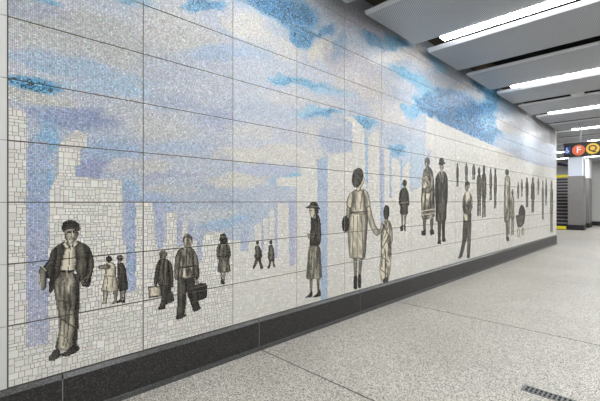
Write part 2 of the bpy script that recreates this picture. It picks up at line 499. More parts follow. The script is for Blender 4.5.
def figure(name, label, layers, g=0.0075, main=0, strokes=()):
    """layers: (part name, tone 0-255, outline in view pixels, contrast); later layers lie over earlier ones.
    The layer `main` becomes the figure's own mesh, the others its parts."""
    polys = [smooth_poly(l[2]) if len(l[2]) > 4 else l[2] for l in layers]
    ax = [p[0] for q in polys for p in q]; ay = [p[1] for q in polys for p in q]
    xs = [wall_at(x, y) for x in (min(ax) - 1, max(ax) + 1) for y in (min(ay) - 1, max(ay) + 1)]
    xa, xb = min(p[0] for p in xs), max(p[0] for p in xs); za, zb = min(p[1] for p in xs), max(p[1] for p in xs)
    nx, nz = int((xb - xa) / g) + 1, int((zb - za) / g) + 1
    I, J = np.meshgrid(np.arange(nx), np.arange(nz), indexing='ij')
    X = xa + (I + .5) * g; Z = za + (J + .5) * g
    px, py = to_pix(X, Z)
    jx = px + (RNG.random(px.shape) - .5) * .3
    idm = np.full(px.shape, -1)
    for i, q in enumerate(polys): idm[inpoly(jx, py, q)] = i
    seed = abs(hash(label)) % 1000 if False else sum(map(ord, label)) % 1000
    tone = np.zeros(px.shape)
    hpx = max(ay) - min(ay)
    for i, l in enumerate(layers):
        k = idm == i
        con = l[3] if len(l) > 3 else 0.5
        kx, ky = 62.0 / max(hpx, 30), 20.0 / max(hpx, 30)
        n = 0.6 * vnoise(px * kx * .75 + py * ky * .25, py * ky * .30, seed + i) + 0.4 * vnoise(px * kx * .9 - py * ky * .5, py * ky * .9, seed + i + 50)
        n = np.clip((n - .5) * 1.6 + .5, 0, 1)
        # drawn roundness: lighter left of the middle of each row of the part, darker toward its sides
        kk = np.where(k, px, np.nan)
        if k.any():
            with np.errstate(all='ignore'):
                import warnings
                warnings.simplefilter('ignore')
                lo, hi = np.nanmin(kk, axis=0)[None, :], np.nanmax(kk, axis=0)[None, :]
                u = np.nan_to_num(2 * (px - lo) / np.maximum(hi - lo, .5) - 1)
        else:
            u = np.zeros(px.shape)
        rnd = 1.16 - 0.50 * (u + .15) ** 2
        t = (l[1] * (1 + con * (n - .5) * 1.3) + (n - .5) * 30 * con) * rnd + 3
        inner = k.copy()
        inner[1:] &= k[:-1]; inner[:-1] &= k[1:]; inner[:, 1:] &= k[:, :-1]; inner[:, :-1] &= k[:, 1:]
        t = np.where(inner, t, t * 0.72)
        tone[k] = t[k]
    for pts, wd, tv in strokes:
        for (x0, y0), (x1, y1) in zip(pts[:-1], pts[1:]):
            dx, dy = x1 - x0, y1 - y0
            tt = np.clip(((px - x0) * dx + (py - y0) * dy) / max(dx * dx + dy * dy, 1e-6), 0, 1)
            dd = np.hypot(px - x0 - tt * dx, py - y0 - tt * dy)
            tone[(dd < wd) & (idm >= 0)] = tv
    # nothing is laid across the open joints between panels
    u = ((X - X0) / PW) % 1.0 * PW; v = ((Z - Z0) / PH) % 1.0 * PH
    ok = (u > GAP * .5) & (u < PW - GAP * .5) & (v > GAP * .5) & (v < PH - GAP * .5)
    if g > 0.009: ok[:] = True
    root = None
    names = []
    for i, l in enumerate(layers):
        if l[0] not in names: names.append(l[0])
    mn = layers[main][0]
    order = [main] + [i for i in range(len(layers)) if i != main]
    for i in order:
        k = (idm == i) & ok
        if not k.any(): continue
        x, z = X[k], Z[k]
        V = quad_cells(x - g / 2, x + g / 2, z - g / 2, z + g / 2, g * 0.06, -0.0105, 0.006, g * .02)
        t = np.clip(tone[k] + RNG.normal(0, 5, k.sum()), 14, 225)
        c = lin(np.stack([t, t * .96, t * .855], 1))
        if root is None:
            root = link(name, quads_mesh(name, V, c), M['tess'], mural)
            root['label'] = label
        else:
            link(layers[i][0], quads_mesh(layers[i][0], V, c), M['tess'], root)
    return root


def ell(cx, cy, rx, ry, n=10):
    return [(cx + rx * math.cos(2 * math.pi * i / n), cy + ry * math.sin(2 * math.pi * i / n)) for i in range(n)]


# man in flat cap, hands in pockets
figure('man_figure', 'standing man in flat cap, open dark jacket and baggy trousers at the left end of the mural', [
    ('jacket', 70, [(76, 240.5), (82, 242.5), (87, 246), (88, 256), (87, 270), (86, 279), (80, 282), (76, 273), (74.5, 262), (75.5, 250)], .5),
    ('trouser_leg', 58, [(66, 272), (78, 275), (79.6, 290), (78.6, 315), (77, 338), (75.5, 346), (70, 346), (68, 300)], .5),
    ('trouser_leg', 130, [(54, 271), (71, 271), (76.5, 281), (76.3, 300), (75, 322), (73, 344), (69.5, 350), (56, 348.6), (55.4, 344), (59.4, 328), (57.4, 310), (54.4, 292)], .7),
    ('shirt', 212, [(66, 242), (71, 245), (76, 241), (75.5, 250), (75, 270.5), (58, 271), (61, 255), (63, 246)], .2),
    ('jacket', 62, [(64, 241), (60, 243.5), (55, 247), (52, 256), (50.5, 268), (51, 277), (56, 279), (59.5, 271), (62, 258), (65.5, 244)], .5),
    ('sleeve', 56, [(54.5, 247), (50.5, 252), (48, 260), (42.5, 267.5), (44, 277), (49, 279), (48, 288), (50, 293), (53.5, 289), (53.4, 276), (54.4, 264), (56.5, 254)], .5),
    ('sleeve', 64, [(84, 243.5), (89, 247), (92, 254), (93.8, 265), (91.5, 275), (89, 286), (82, 286.5), (80.4, 281), (85, 276), (86.6, 266), (86, 255)], .6),
    ('collar', 188, [(63.8, 240.5), (67, 243), (69.5, 247.5), (66, 248.5), (62.6, 245)], .2), ('collar', 196, [(76, 240), (78.4, 243), (74, 248.5), (71.6, 245.5)], .2),
    ('face', 158, [(63.8, 228), (70, 227), (77.2, 228.5), (77.4, 235), (75.6, 240), (71.5, 244), (67, 242), (64.2, 237)], .3),
    ('ear', 120, [(77, 231.5), (78.6, 231.5), (78.4, 235.5), (77, 236)], .2),
    ('cap', 30, [(62.2, 232), (61.2, 228), (62, 224), (65, 221.2), (70, 220), (75.5, 221.2), (79, 224.5), (80, 229), (78.6, 231), (74, 229), (69, 228.6), (65, 230)], .3),
    ('shoe', 64, [(48, 358), (52, 352), (56, 348.5), (60, 350), (60.5, 355), (55, 359.5), (49, 360.5)], .5),
    ('shoe', 46, [(60, 354), (66, 350.5), (76, 344), (79, 347), (78.5, 350), (72, 354), (63, 356.5)], .5),
    ('newspaper', 96, [(38.4, 273), (41, 264.8), (46, 270), (46.5, 286), (40.2, 290)], .5)],
    g=0.0062, strokes=[([(69.6, 247), (68, 270)], .45, 120), ([(66.6, 232.4), (69.6, 232.4)], .75, 40), ([(72.6, 232.2), (75.8, 232.4)], .75, 40), ([(65.4, 234), (66.4, 240)], .7, 104), ([(76.4, 234), (75, 239.4)], .6, 104), ([(69, 236.8), (73, 236.8)], .35, 100), ([(71, 232), (71.2, 236.4)], .4, 112), ([(68.6, 239.2), (73.6, 239)], .5, 62), ([(65, 230.6), (77, 230.8)], .4, 70), ([(62.6, 229.4), (69, 227), (79, 229)], .4, 92), ([(64, 224.6), (70, 222.4), (77, 224.6)], .4, 64), ([(66, 238), (68, 242)], .4, 100),
             ([(57, 271), (75.5, 270.7)], .8, 28), ([(63, 278), (65, 310), (63, 345)], .5, 70), ([(70, 285), (69, 312), (66, 346)], .5, 72), ([(38.8, 274), (40.4, 289)], .55, 200), ([(41, 265.4), (46, 270.6)], .5, 200), ([(59, 300), (73, 305)], .6, 62), ([(60, 318), (74, 327)], .6, 66), ([(62, 309), (72, 316)], .5, 140), ([(60, 334), (70, 340)], .6, 144), ([(81, 247), (80, 266), (82, 279)], .4, 108), ([(90, 256), (90.4, 270), (86, 282)], .5, 104), ([(52, 256), (46, 268)], .45, 104), ([(80.6, 282), (87, 276)], .5, 128)])
# two women seen from behind, one pointing
figure('woman_figure', 'small woman in pale dress pointing left behind the man in flat cap', [
    ('dress', 190, [(106, 263), (111, 262), (115.5, 266), (116, 276), (118.5, 290), (110, 292), (101, 291), (103.5, 278), (105, 270)], .3),
    ('leg', 140, [(103, 291), (107, 291), (106, 303), (101, 304), (103, 299)], .4), ('leg', 120, [(113, 291), (117, 291), (116, 302), (111, 304), (114, 299)], .4),
    ('arm', 120, [(98, 266), (104, 264), (109, 265), (109, 268), (99, 269)], .4), ('hair', 40, ell(108.5, 259, 3.3, 3.4), .4)], g=0.0065, strokes=[([(105, 276), (116, 276)], .5, 110), ([(107, 278), (106, 290)], .4, 120), ([(112, 278), (113, 290)], .4, 120)])
figure('woman_figure', 'small woman in dark coat and heels beside the pointing woman', [
    ('coat', 50, [(116.5, 264), (121, 262), (125, 267), (126.5, 278), (127.5, 289), (119, 291), (117, 277)], .6),
    ('leg', 140, [(120, 290), (122.5, 290), (121.4, 302), (118.8, 302.5)], .3), ('leg', 130, [(123, 290), (125.5, 290), (124.4, 301), (122.4, 302)], .3),
    ('shoe', 22, [(116.6, 300.5), (119.5, 299), (119.7, 302.5), (116, 303)], .2), ('shoe', 22, [(121.4, 300.5), (124.6, 298.6), (125, 302), (121.2, 302.6)], .2),
    ('neck', 150, [(117.6, 259), (121, 260), (120.6, 264), (118, 264)], .2), ('hat', 50, ell(119.6, 257.6, 3.4, 2.8), .6)], g=0.0065, strokes=[([(118, 256.6), (122.6, 257.4)], .4, 150), ([(122, 268), (123, 288)], .4, 84)])
# two men carrying bags
figure('man_figure', 'man in dark jacket walking away with a pale case in one hand', [
    ('jacket', 74, [(158, 260), (162, 258.5), (167, 259), (170.5, 264), (171, 274), (171, 285), (166, 287), (159, 287), (157, 280), (156.6, 270), (156.6, 264)], .7),
    ('trouser_leg', 60, [(160, 286), (166, 286), (165.4, 297), (164.4, 308), (158.5, 308), (161, 298)], .5), ('trouser_leg', 46, [(165.6, 286), (170.5, 285), (170, 296), (167.4, 304), (165.2, 304)], .5),
    ('sleeve', 56, [(158.4, 260), (155.6, 265), (154, 274), (153.4, 284), (156.6, 285.5), (158, 276), (159.4, 267)], .5), ('sleeve', 56, [(168, 260), (171.6, 265), (173, 275), (172.6, 287), (169.8, 287), (169.6, 276)], .5),
    ('head', 80, [(158.5, 254), (160, 250.5), (164, 250), (166.3, 253), (166, 257), (163, 260), (160, 259)], .6), ('shoe', 26, [(157.6, 307), (165, 306), (165, 309), (157.6, 309.6)], .2),
    ('suitcase', 168, [(147.5, 286), (160, 285), (161, 296), (148, 298)], .4), ('bag', 60, [(165.4, 295), (172, 291), (174, 301), (167, 303.5)], .6)], g=0.007,
    strokes=[([(148, 287.4), (160.5, 286.2)], .5, 66), ([(148.4, 297), (161, 295.4)], .5, 60), ([(151.6, 284.6), (156.4, 284)], .6, 40), ([(163, 262), (164, 285)], .45, 38), ([(160.4, 265), (161, 280)], .45, 112), ([(162.4, 250.6), (165.6, 254)], .5, 130)])
figure('man_figure', 'broad man in belted jacket walking away with a large dark suitcase', [
    ('jacket', 124, [(177, 251.5), (182, 247), (190, 247), (194, 251), (195, 262), (195, 276), (193, 280), (184, 281.4), (177.6, 280), (176.6, 266)], .8),
    ('trouser_leg', 64, [(177, 279), (186.4, 279), (186, 296), (184, 314), (176, 315), (177, 300)], .6), ('trouser_leg', 48, [(186.4, 279), (194, 278), (195, 290), (197, 300), (200, 308), (193, 310), (189, 300), (186.5, 294)], .5),
    ('sleeve', 96, [(178.6, 250), (175.4, 254), (174.2, 262), (174, 278), (177.6, 280), (178.8, 268), (180, 256)], .6), ('sleeve', 84, [(192.6, 249), (196, 254), (198, 263), (199, 276), (195.2, 280.6), (193.4, 270), (192.2, 258)], .6),
    ('head', 124, [(182, 240), (183, 235.5), (187, 233.5), (191, 236), (192, 241), (190, 247), (184, 247)], .6), ('hand', 150, ell(196.4, 282, 1.8, 1.9, 8), .2),
    ('shoe', 50, [(175, 316), (181, 313), (186, 314.5), (182, 318), (176, 319.5)], .4), ('shoe', 50, [(191, 309.5), (198, 305.5), (201.5, 308), (194, 312)], .4),
    ('suitcase', 30, [(188, 287), (194, 284.5), (205.5, 283), (206, 297), (191, 302)], .4)], g=0.007,
    strokes=[([(183, 238.4), (187, 235.4), (191, 239)], .7, 60), ([(189.6, 240), (191, 244)], .7, 170), ([(186, 249), (186, 266)], .5, 66), ([(177, 267.6), (195, 265.6)], .7, 48), ([(180, 252), (183, 262)], .45, 70), ([(192, 252), (188, 262)], .45, 70), ([(181, 270), (180, 279)], .45, 66), ([(190, 269), (191, 279)], .45, 66), ([(188, 289), (205.4, 284.8)], .4, 110), ([(193, 285), (195.6, 283), (199, 283.6)], .5, 60), ([(181, 283), (180, 312)], .5, 104), ([(191, 284), (195, 303)], .4, 80)])
figure('woman_figure', 'woman with bobbed hair in belted coat seen from behind, near the two men with bags', [
    ('coat', 112, [(218, 245), (220, 242.5), (226, 242.5), (228, 246), (228, 257), (230, 271), (223, 272.5), (217, 271.5), (218.4, 257)], .7),
    ('sleeve', 84, [(218.6, 244), (216, 248), (215.6, 255), (217.4, 260), (219, 257), (219, 250)], .5), ('sleeve', 84, [(226.6, 243.6), (229.4, 247), (230.2, 254), (228.6, 260), (227, 256), (227, 250)], .5),
    ('leg', 150, [(219.8, 272), (221.8, 272), (222, 281), (220.4, 281)], .3), ('leg', 140, [(222.8, 272), (225, 271.6), (224, 281), (222.6, 281)], .3),
    ('shoe', 22, [(220.2, 280), (222, 280), (222, 284), (220, 284)], .3), ('shoe', 22, [(222.4, 280), (224, 280), (224.2, 283.6), (222.4, 284)], .3), ('hair', 46, [(219, 239), (220, 234.5), (224, 233.5), (226.5, 237), (227, 242), (223, 244), (219.5, 243)], .6)], g=0.0075,
    strokes=[([(218, 256.5), (228.4, 256)], .6, 36), ([(219.6, 236.4), (226, 237)], .5, 150), ([(221, 259), (219.6, 271)], .4, 50), ([(225.6, 259), (226.6, 271)], .4, 50), ([(223, 259), (223, 271)], .4, 150)])
figure('man_figure', 'tiny striding man in dark jacket between the pale towers', [
    ('jacket', 66, [(254, 247), (257, 245), (260, 248), (261.5, 255), (260, 259), (255, 259), (253.5, 256), (255, 252)], .6), ('trouser_leg', 54, [(255, 258), (258, 258), (256.6, 263), (254, 268), (251.6, 268.4), (253.6, 263)], .5), ('trouser_leg', 62, [(257.4, 258), (260.2, 258), (261, 263), (262.6, 267.6), (260, 269), (258.6, 264)], .5),
    ('head', 52, ell(256.8, 242.6, 1.6, 2.1, 8), .4)], g=0.0075, strokes=[([(257, 246), (256.6, 257)], .4, 130)])
figure('woman_figure', 'tiny woman in dark coat following the striding man', [
    ('coat', 78, [(268, 246), (271, 244.5), (273.2, 249), (273.6, 260), (268.5, 261.5), (267, 255), (268, 250)], .6), ('leg', 90, [(269, 261), (271, 261), (269.5, 267), (267.6, 267)], .4), ('leg', 90, [(271.5, 261), (273.5, 260), (274.2, 265), (272.7, 266)], .4),
    ('shoe', 24, [(267, 266), (269.6, 266), (268.6, 268.6), (266.6, 268)], .2), ('shoe', 24, [(272.4, 265), (274.4, 264.4), (274.8, 266.8), (272.6, 267.4)], .2),
    ('hair', 46, ell(270.3, 242, 1.6, 2.3, 8), .4)], g=0.0075, strokes=[([(271, 247), (270.6, 259)], .4, 130)])
figure('woman_figure', 'woman in brimmed hat and dark fitted jacket standing with hands at her waist', [
    ('jacket', 58, [(310, 218), (313, 216), (317, 214), (319.7, 220), (320.5, 232), (320, 242), (317, 247), (309.4, 246.5), (309, 237), (310, 228)], .7),
    ('skirt', 126, [(308.4, 246.5), (319, 246.5), (320.5, 262), (321.3, 275), (320, 278), (312, 279), (305.5, 278), (307, 262)], .5),
    ('neck', 150, [(311, 214), (315.4, 212), (316, 217.6), (311.6, 219)], .2), ('face', 182, [(308.8, 208), (315, 207.6), (315.6, 213), (312.5, 217.8), (309.4, 215.5)], .25), ('hair', 46, [(314.6, 208), (317.6, 208), (318, 213), (315.6, 214.5)], .3),
    ('hat', 42, [(305, 207.4), (308.6, 205.4), (309.6, 203), (313, 201.8), (316.4, 202.8), (317.6, 206), (319.6, 209.6), (316, 208.6), (311, 207.8), (307, 208.4)], .4),
    ('sleeve', 74, [(312.6, 219.6), (316, 220), (317, 228), (314, 237), (309, 239), (307.6, 236), (311, 232), (311.6, 226)], .7), ('hand', 160, [(306.6, 233), (309.6, 234), (310.4, 238), (307.4, 238)], .3), ('leg', 120, [(309, 279), (312, 279), (311.4, 292), (309.4, 293)], .4), ('leg', 112, [(316, 279), (319, 278.5), (318.8, 290), (316.8, 291)], .4),
    ('shoe', 28, [(303.8, 297.5), (308, 294.4), (311.5, 290.5), (312, 296), (308, 297.4)], .3), ('shoe', 28, [(311.5, 297), (315.5, 294), (319.4, 289), (320.2, 295.5), (316, 297)], .3)], g=0.008,
    strokes=[([(309.4, 250), (307, 277)], .35, 76), ([(311.4, 250), (310, 277)], .35, 76), ([(313.6, 250), (313, 278)], .35, 76), ([(315.8, 250), (316.4, 278)], .35, 76), ([(318, 250), (319, 277)], .35, 76), ([(309.6, 206.2), (317, 206.6)], .4, 130), ([(309, 244), (319.6, 243.4)], .6, 24), ([(309.4, 211), (311.4, 211)], .4, 70), ([(318, 218), (319, 240)], .4, 100)])
figure('woman_figure', 'tall woman in light blouse and long skirt, handbag on her arm, leading a child', [
    ('skirt', 164, [(349, 213), (367, 212), (367, 226), (366, 240), (364.5, 258), (357, 258.5), (349, 257.5), (347.5, 242), (347, 226)], .4),
    ('blouse', 176, [(351, 192.6), (355, 189.5), (363, 189), (366.4, 193), (366.6, 203), (366, 207), (367, 213), (349.5, 213.5), (349.8, 205)], .4),
    ('forearm', 146, [(346.4, 204), (350, 206), (349, 217), (345.6, 216)], .3), ('sleeve', 166, [(351.6, 192), (347.4, 196), (345.8, 205), (350.2, 208), (352.2, 201)], .4), 
    ('face', 176, [(361.6, 174), (363.8, 178), (363, 183), (360.5, 187.5), (359.6, 190.5), (355.4, 190.5), (357, 184)], .2), ('hair', 46, [(353.5, 170.5), (358, 167.6), (361.8, 170), (362.8, 175), (361.4, 181), (358, 186.5), (354, 187.4), (351.4, 183), (351.6, 175.6)], .8),
    ('handbag', 34, [(345, 215.5), (348, 219), (348, 229), (345, 232.5), (342, 230), (341, 223), (342.5, 217.5)], .4),
    ('arm', 150, [(365.5, 204), (369, 203), (371.5, 214), (375, 225), (379, 231), (377, 235.5), (373, 233.5), (368.5, 224)], .3), ('sleeve', 170, [(363, 189.6), (367.4, 192.6), (369.8, 203), (369, 206.4), (364.8, 207), (364, 198)], .4),
    ('leg', 116, [(352.6, 258), (357, 258), (356, 278), (353.8, 278)], .4), ('leg', 128, [(358, 258), (362, 258), (360.2, 277), (357.9, 278)], .4),
    ('shoe', 30, [(353.2, 276), (356.6, 276), (356.6, 288), (355, 289.5), (353, 288)], .4), ('shoe', 30, [(357.6, 275), (360.5, 275), (360.8, 286), (359.4, 288), (357.4, 287)], .4)], g=0.0085,
    strokes=[([(349.5, 212.6), (367, 211.4)], .8, 84), ([(353, 216), (351.6, 256)], .4, 104), ([(357, 216), (356.4, 257)], .35, 128), ([(361, 216), (362.6, 256)], .4, 104), ([(365, 217), (364, 250)], .4, 120), ([(354, 197), (355, 210)], .4, 106), ([(361.6, 194), (359.6, 209)], .4, 106), ([(354, 173), (360, 180)], .5, 104), ([(353, 178), (357.4, 184)], .4, 96), ([(352, 191), (362, 190.4)], .4, 120)])
figure('child_figure', 'child in pale mottled overalls holding the tall woman\'s hand', [
    ('overalls', 176, [(381, 223), (384.5, 220.5), (389, 221), (391.3, 228), (390.5, 240), (391, 252), (390, 268), (387.6, 281), (383, 282), (380, 279), (379, 268), (380.4, 252), (380, 238)], 1.0),
    ('neck', 150, [(384, 216), (387.4, 216), (387.8, 221.6), (384, 222)], .2), ('hair', 42, [(385, 205), (388, 206.5), (389, 213), (387.4, 218.5), (384, 219), (382.8, 213), (383.3, 208)], .6), ('arm', 150, [(381.5, 223), (383, 227), (379.5, 234), (376, 236), (375.6, 233), (379, 229)], .3), ('arm', 140, [(389.4, 222), (391.6, 228), (392, 240), (390, 247), (389.2, 236)], .4), ('shoe', 56, [(382, 279), (387, 277), (387.4, 282), (383, 284)], .5)], g=0.0095,
    strokes=[([(383, 224), (388, 236), (382, 248)], .5, 76), ([(385, 252), (384.6, 279)], .6, 60), ([(388.5, 224), (384, 238)], .4, 90), ([(380.6, 256), (388, 262)], .5, 84), ([(381, 270), (386, 274)], .5, 80)])
figure('woman_figure', 'woman in dark suit and heels walking away past the pale twin towers', [
    ('coat', 66, [(400, 191), (402, 188), (406, 188.4), (407.2, 195), (407.2, 205), (407.2, 214), (403, 215), (399.6, 214), (399.8, 204)], .6), ('sleeve', 50, [(401, 189), (398.8, 193), (398.2, 203), (399.6, 206), (400.4, 198)], .5), ('sleeve', 50, [(406, 189), (408.2, 194), (408.8, 204), (407.4, 206), (406.8, 198)], .5), ('hair', 56, ell(404, 183, 2.2, 3.4, 8), .6),
    ('neck', 150, [(403, 186), (405, 186), (405, 188.8), (403, 188.8)], .2), ('leg', 130, [(400.5, 214), (402.8, 214.5), (402.2, 226), (401, 226)], .3), ('leg', 130, [(403.6, 214.5), (406, 214), (404.6, 226), (403.6, 226)], .3), ('shoe', 22, [(400, 225.6), (402.6, 225), (402.6, 230.6), (399.6, 231)], .3), ('shoe', 22, [(403.4, 225), (405, 225), (405, 231), (403.4, 230.5)], .3)], g=0.0105,
    strokes=[([(399.8, 203), (407.6, 202)], .5, 140)])
figure('woman_figure', 'woman in long coat carrying a bundled baby beside the man in brimmed hat', [
    ('coat', 138, [(422.5, 172), (427, 166), (431.5, 170), (433.6, 182), (434, 200), (434, 216), (428, 219), (421.4, 219), (420.6, 200), (421.5, 184)], .8), ('hair', 80, ell(426.6, 162, 2.6, 4.8, 10), .7), ('face', 150, ell(425.8, 164.6, 1.4, 2.6, 8), .3),
    ('baby', 178, [(421.5, 178), (425, 175.5), (429, 178), (429.5, 186), (425.5, 190), (421.5, 187)], .8), ('sleeve', 104, [(429, 172), (432.6, 176), (433, 188), (428, 193), (422, 192), (422, 189), (428.6, 187), (430, 180)], .6), ('leg', 96, [(422.4, 219), (425.6, 219), (425.2, 231), (422.6, 232)], .4), ('leg', 96, [(429.4, 219), (433, 218), (432.2, 230), (430, 231)], .4),
    ('shoe', 34, [(420.6, 231), (425.4, 230), (425.2, 235.5), (421, 235.5)], .4), ('shoe', 34, [(429, 230.5), (433, 229), (433.8, 234), (430, 235.5)], .4)], g=0.011,
    strokes=[([(421.5, 211), (434, 209)], .6, 196), ([(421.5, 215), (434, 213)], .5, 190), ([(425, 194), (424, 210)], .5, 66), ([(429.6, 195), (430, 208)], .5, 66), ([(424, 180), (427, 184)], .5, 70)])
figure('man_figure', 'man in brimmed hat and long dark overcoat beside the woman with a baby', [
    ('coat', 82, [(436, 177), (439, 171.5), (444, 171.5), (446, 177), (446, 196), (445.6, 220), (440, 222), (435.4, 221), (435, 204)], .8), ('trouser_leg', 74, [(437, 221), (440.8, 221), (440, 242), (437.6, 242)], .5), ('trouser_leg', 62, [(441, 221), (444.6, 220), (444.4, 239), (441.6, 240)], .5),
    ('sleeve', 56, [(437.6, 173.4), (435, 178), (434.2, 192), (435, 205), (437, 205), (437.4, 190), (438.2, 180)], .6), ('sleeve', 56, [(444.6, 172.6), (446.8, 177), (447.4, 192), (446.6, 204), (444.8, 204), (444.8, 188)], .6),
    ('shirt', 190, [(440, 171), (442.4, 171), (441.4, 178)], .2), ('face', 160, ell(441, 167, 2.0, 3.9, 8), .4), ('hat', 40, [(437.2, 164.4), (438.6, 162.6), (439, 158.6), (442.6, 158), (443.6, 162), (445.4, 163.4), (441, 165)], .3), ('shoe', 30, [(437, 241), (440.6, 240), (440.4, 244), (436.8, 244)], .3), ('shoe', 30, [(441, 239), (444.4, 238), (445.6, 241), (442, 242)], .3)], g=0.011,
    strokes=[([(441, 178), (440.4, 220)], .45, 40), ([(438.8, 173), (440.6, 182)], .4, 140), ([(443.4, 173), (441.8, 182)], .4, 140)])
figure('man_figure', 'young man in light shirt and dark trousers leaning on one leg', [
    ('shirt', 168, [(464, 193.6), (467, 191), (470.2, 193.6), (470.4, 206), (470.6, 222), (463, 223), (463.4, 206)], .9), ('trouser_leg', 62, [(462.8, 222), (467.4, 222), (466.4, 238), (464.4, 246), (461.8, 256), (458.4, 256), (461.6, 242)], .6), ('trouser_leg', 84, [(467, 222), (470.8, 221), (470.4, 240), (469.2, 256), (466.6, 256), (466.6, 238)], .6),
    ('sleeve', 120, [(464.6, 193.4), (462.6, 197), (461.8, 206), (463.4, 214), (465, 210), (464.6, 202)], .7), ('sleeve', 120, [(469.6, 193), (471.6, 198), (472, 207), (469.4, 214), (468.4, 210), (470, 204)], .7),
    ('face', 130, ell(466.2, 187.6, 1.9, 3.6, 9), .5), ('hair', 48, [(464.4, 186), (464.8, 182), (467, 180.8), (469, 183), (468.8, 188), (467.6, 184.6)], .4), ('shoe', 40, [(457, 257.6), (461, 254), (462, 256.5), (459, 258.6)], .3), ('shoe', 40, [(466.2, 255), (469.6, 255), (469.4, 258), (466.2, 258)], .3)], g=0.012,
    strokes=[([(464, 204), (469, 208)], .5, 64), ([(465, 213), (469.6, 217)], .5, 70), ([(463, 222), (470.6, 221.4)], .5, 34)])


def far_figure(kind, label, cx, top, bot, w, tone, skirt=False, g=0.016):
    h = bot - top
    y = lambda f: top + f * h
    w *= .92; tone += 10
    L_ = [('coat', tone, [(cx - w * .5, y(.22)), (cx - w * .2, y(.15)), (cx + w * .25, y(.15)), (cx + w * .5, y(.24)), (cx + w * .52, y(.45)), (cx + w * (.55 if skirt else .42), y(.62)), (cx - w * (.55 if skirt else .42), y(.62)), (cx - w * .5, y(.42))], .6),
          ('leg', tone * .95, [(cx - w * .38, y(.61)), (cx - w * .02, y(.61)), (cx - w * .05, y(.97)), (cx - w * .4, y(1.0))], .5), ('leg', tone * .9, [(cx + w * .04, y(.61)), (cx + w * .4, y(.61)), (cx + w * .36, y(.98)), (cx + w * .08, y(.98))], .5),
          ('head', tone * .8, ell(cx, y(.085), w * .30, h * .085, 8), .5)]
    return figure(kind, label, L_, g=g)


far_figure('man_figure', 'thin dark far-off figure, leftmost of the small row above the leaning young man', 457, 163, 187, 2.6, 60)
far_figure('man_figure', 'pale-coated far-off figure directly above the leaning young man', 465.8, 163, 181, 3.2, 84)
far_figure('woman_figure', 'short dark far-off figure, rightmost of the small row above the leaning young man', 473.2, 164.5, 180, 3.4, 78, True)
far_figure('man_figure', 'left man of the dark-suited pair standing close together right of the leaning young man', 478.6, 167, 217, 5, 80)
far_figure('man_figure', 'hatted right man of the dark-suited pair standing close together right of the leaning young man', 483.4, 165, 218, 4.8, 66)
far_figure('woman_figure', 'left of the two slim figures between the dark-suited pair and the tall pale-dressed woman', 490.2, 168, 201, 3, 86)
far_figure('woman_figure', 'right of the two slim figures between the dark-suited pair and the tall pale-dressed woman', 494.8, 168, 209, 3.2, 74)
figure('woman_figure', 'tall woman in pale dress standing beside a child and pram', [
    ('dress', 138, [(504.4, 178), (506.6, 175.5), (509.4, 178), (510, 195), (509.6, 219), (504, 222), (503.6, 195)], .6), ('leg', 110, [(505, 221), (507.2, 221), (508, 238), (506, 238)], .4), ('leg', 120, [(507.6, 221), (509.4, 220), (509, 234), (507.6, 235)], .4),
    ('hair', 62, ell(506.6, 172.4, 1.9, 3.2, 8), .5), ('shoe', 40, [(505.6, 237.5), (508.8, 237), (508.8, 241), (506, 241)], .3)], g=0.016)
far_figure('child_figure', 'small child in pale frock between the tall woman and the pram', 512, 189, 236, 3.6, 124, True)
figure('pram_figure', 'dark hooded pram with pale wheels beside the child', [
    ('body', 84, [(515.4, 216), (519, 215), (524.6, 214), (524, 222), (521.6, 226.5), (517.4, 227)], .5), ('hood', 40, [(518.4, 215), (518.8, 209), (520.6, 205), (523, 206), (524.6, 210), (524.6, 214)], .4), ('wheel', 150, ell(518, 232.6, 1.5, 4.6, 8), .7), ('wheel', 158, ell(522.4, 231.4, 1.5, 4.6, 8), .7)], g=0.016)
far_figure('woman_figure', 'small grey figure above the pram, nearest the tall pale-dressed woman', 517.8, 182, 199, 2.0, 96, True, .018)
far_figure('man_figure', 'thin grey figure just right of the small one above the pram', 521.4, 179, 197, 1.8, 104, False, .018)
far_figure('man_figure', 'slim dark figure above and right of the pram hood', 526.6, 177, 208, 3, 66, False, .018)
far_figure('woman_figure', 'dark figure with wide skirt in the middle of the far crowd', 532.4, 177, 213, 3.6, 72, True, .018)
far_figure('man_figure', 'short grey figure high up between the wide skirt and the tall thin pair', 538, 178, 195, 2, 90, False, .018)
far_figure('man_figure', 'tall thin figure, left of the last pair before the wall end', 542.4, 180, 220, 2.2, 92, False, .02)
far_figure('woman_figure', 'shorter thin figure, right of the last pair before the wall end', 545.8, 178, 206, 2.0, 88, True, .02)
far_figure('man_figure', 'tall grey figure at the far right end of the mural', 551.2, 180, 233, 3.2, 82, False, .02)

# aluminium edge strip at the near end of the mural, in lengths that meet at the panel joints; pale strip at the far end
mb = MB()
for r in range(NR):
    mb.box(X0 - 0.11, X0 - 0.004, -0.012, 0, Z0 + r * PH + .002, Z0 + (r + 1) * PH - .002)
mb.build('edge_strip', M['alu'], mural)
MB().box(XEND + .002, XEND + .07, -0.02, 0.0, Z0, Z0 + PH * NR).build('edge_strip', M['white_trim'], mural)

# ------------------------------------------------------------------ the setting
XB = 29.6
def struct(name, mb_, m):
    return tag(mb_.build(name, m), kind='structure')

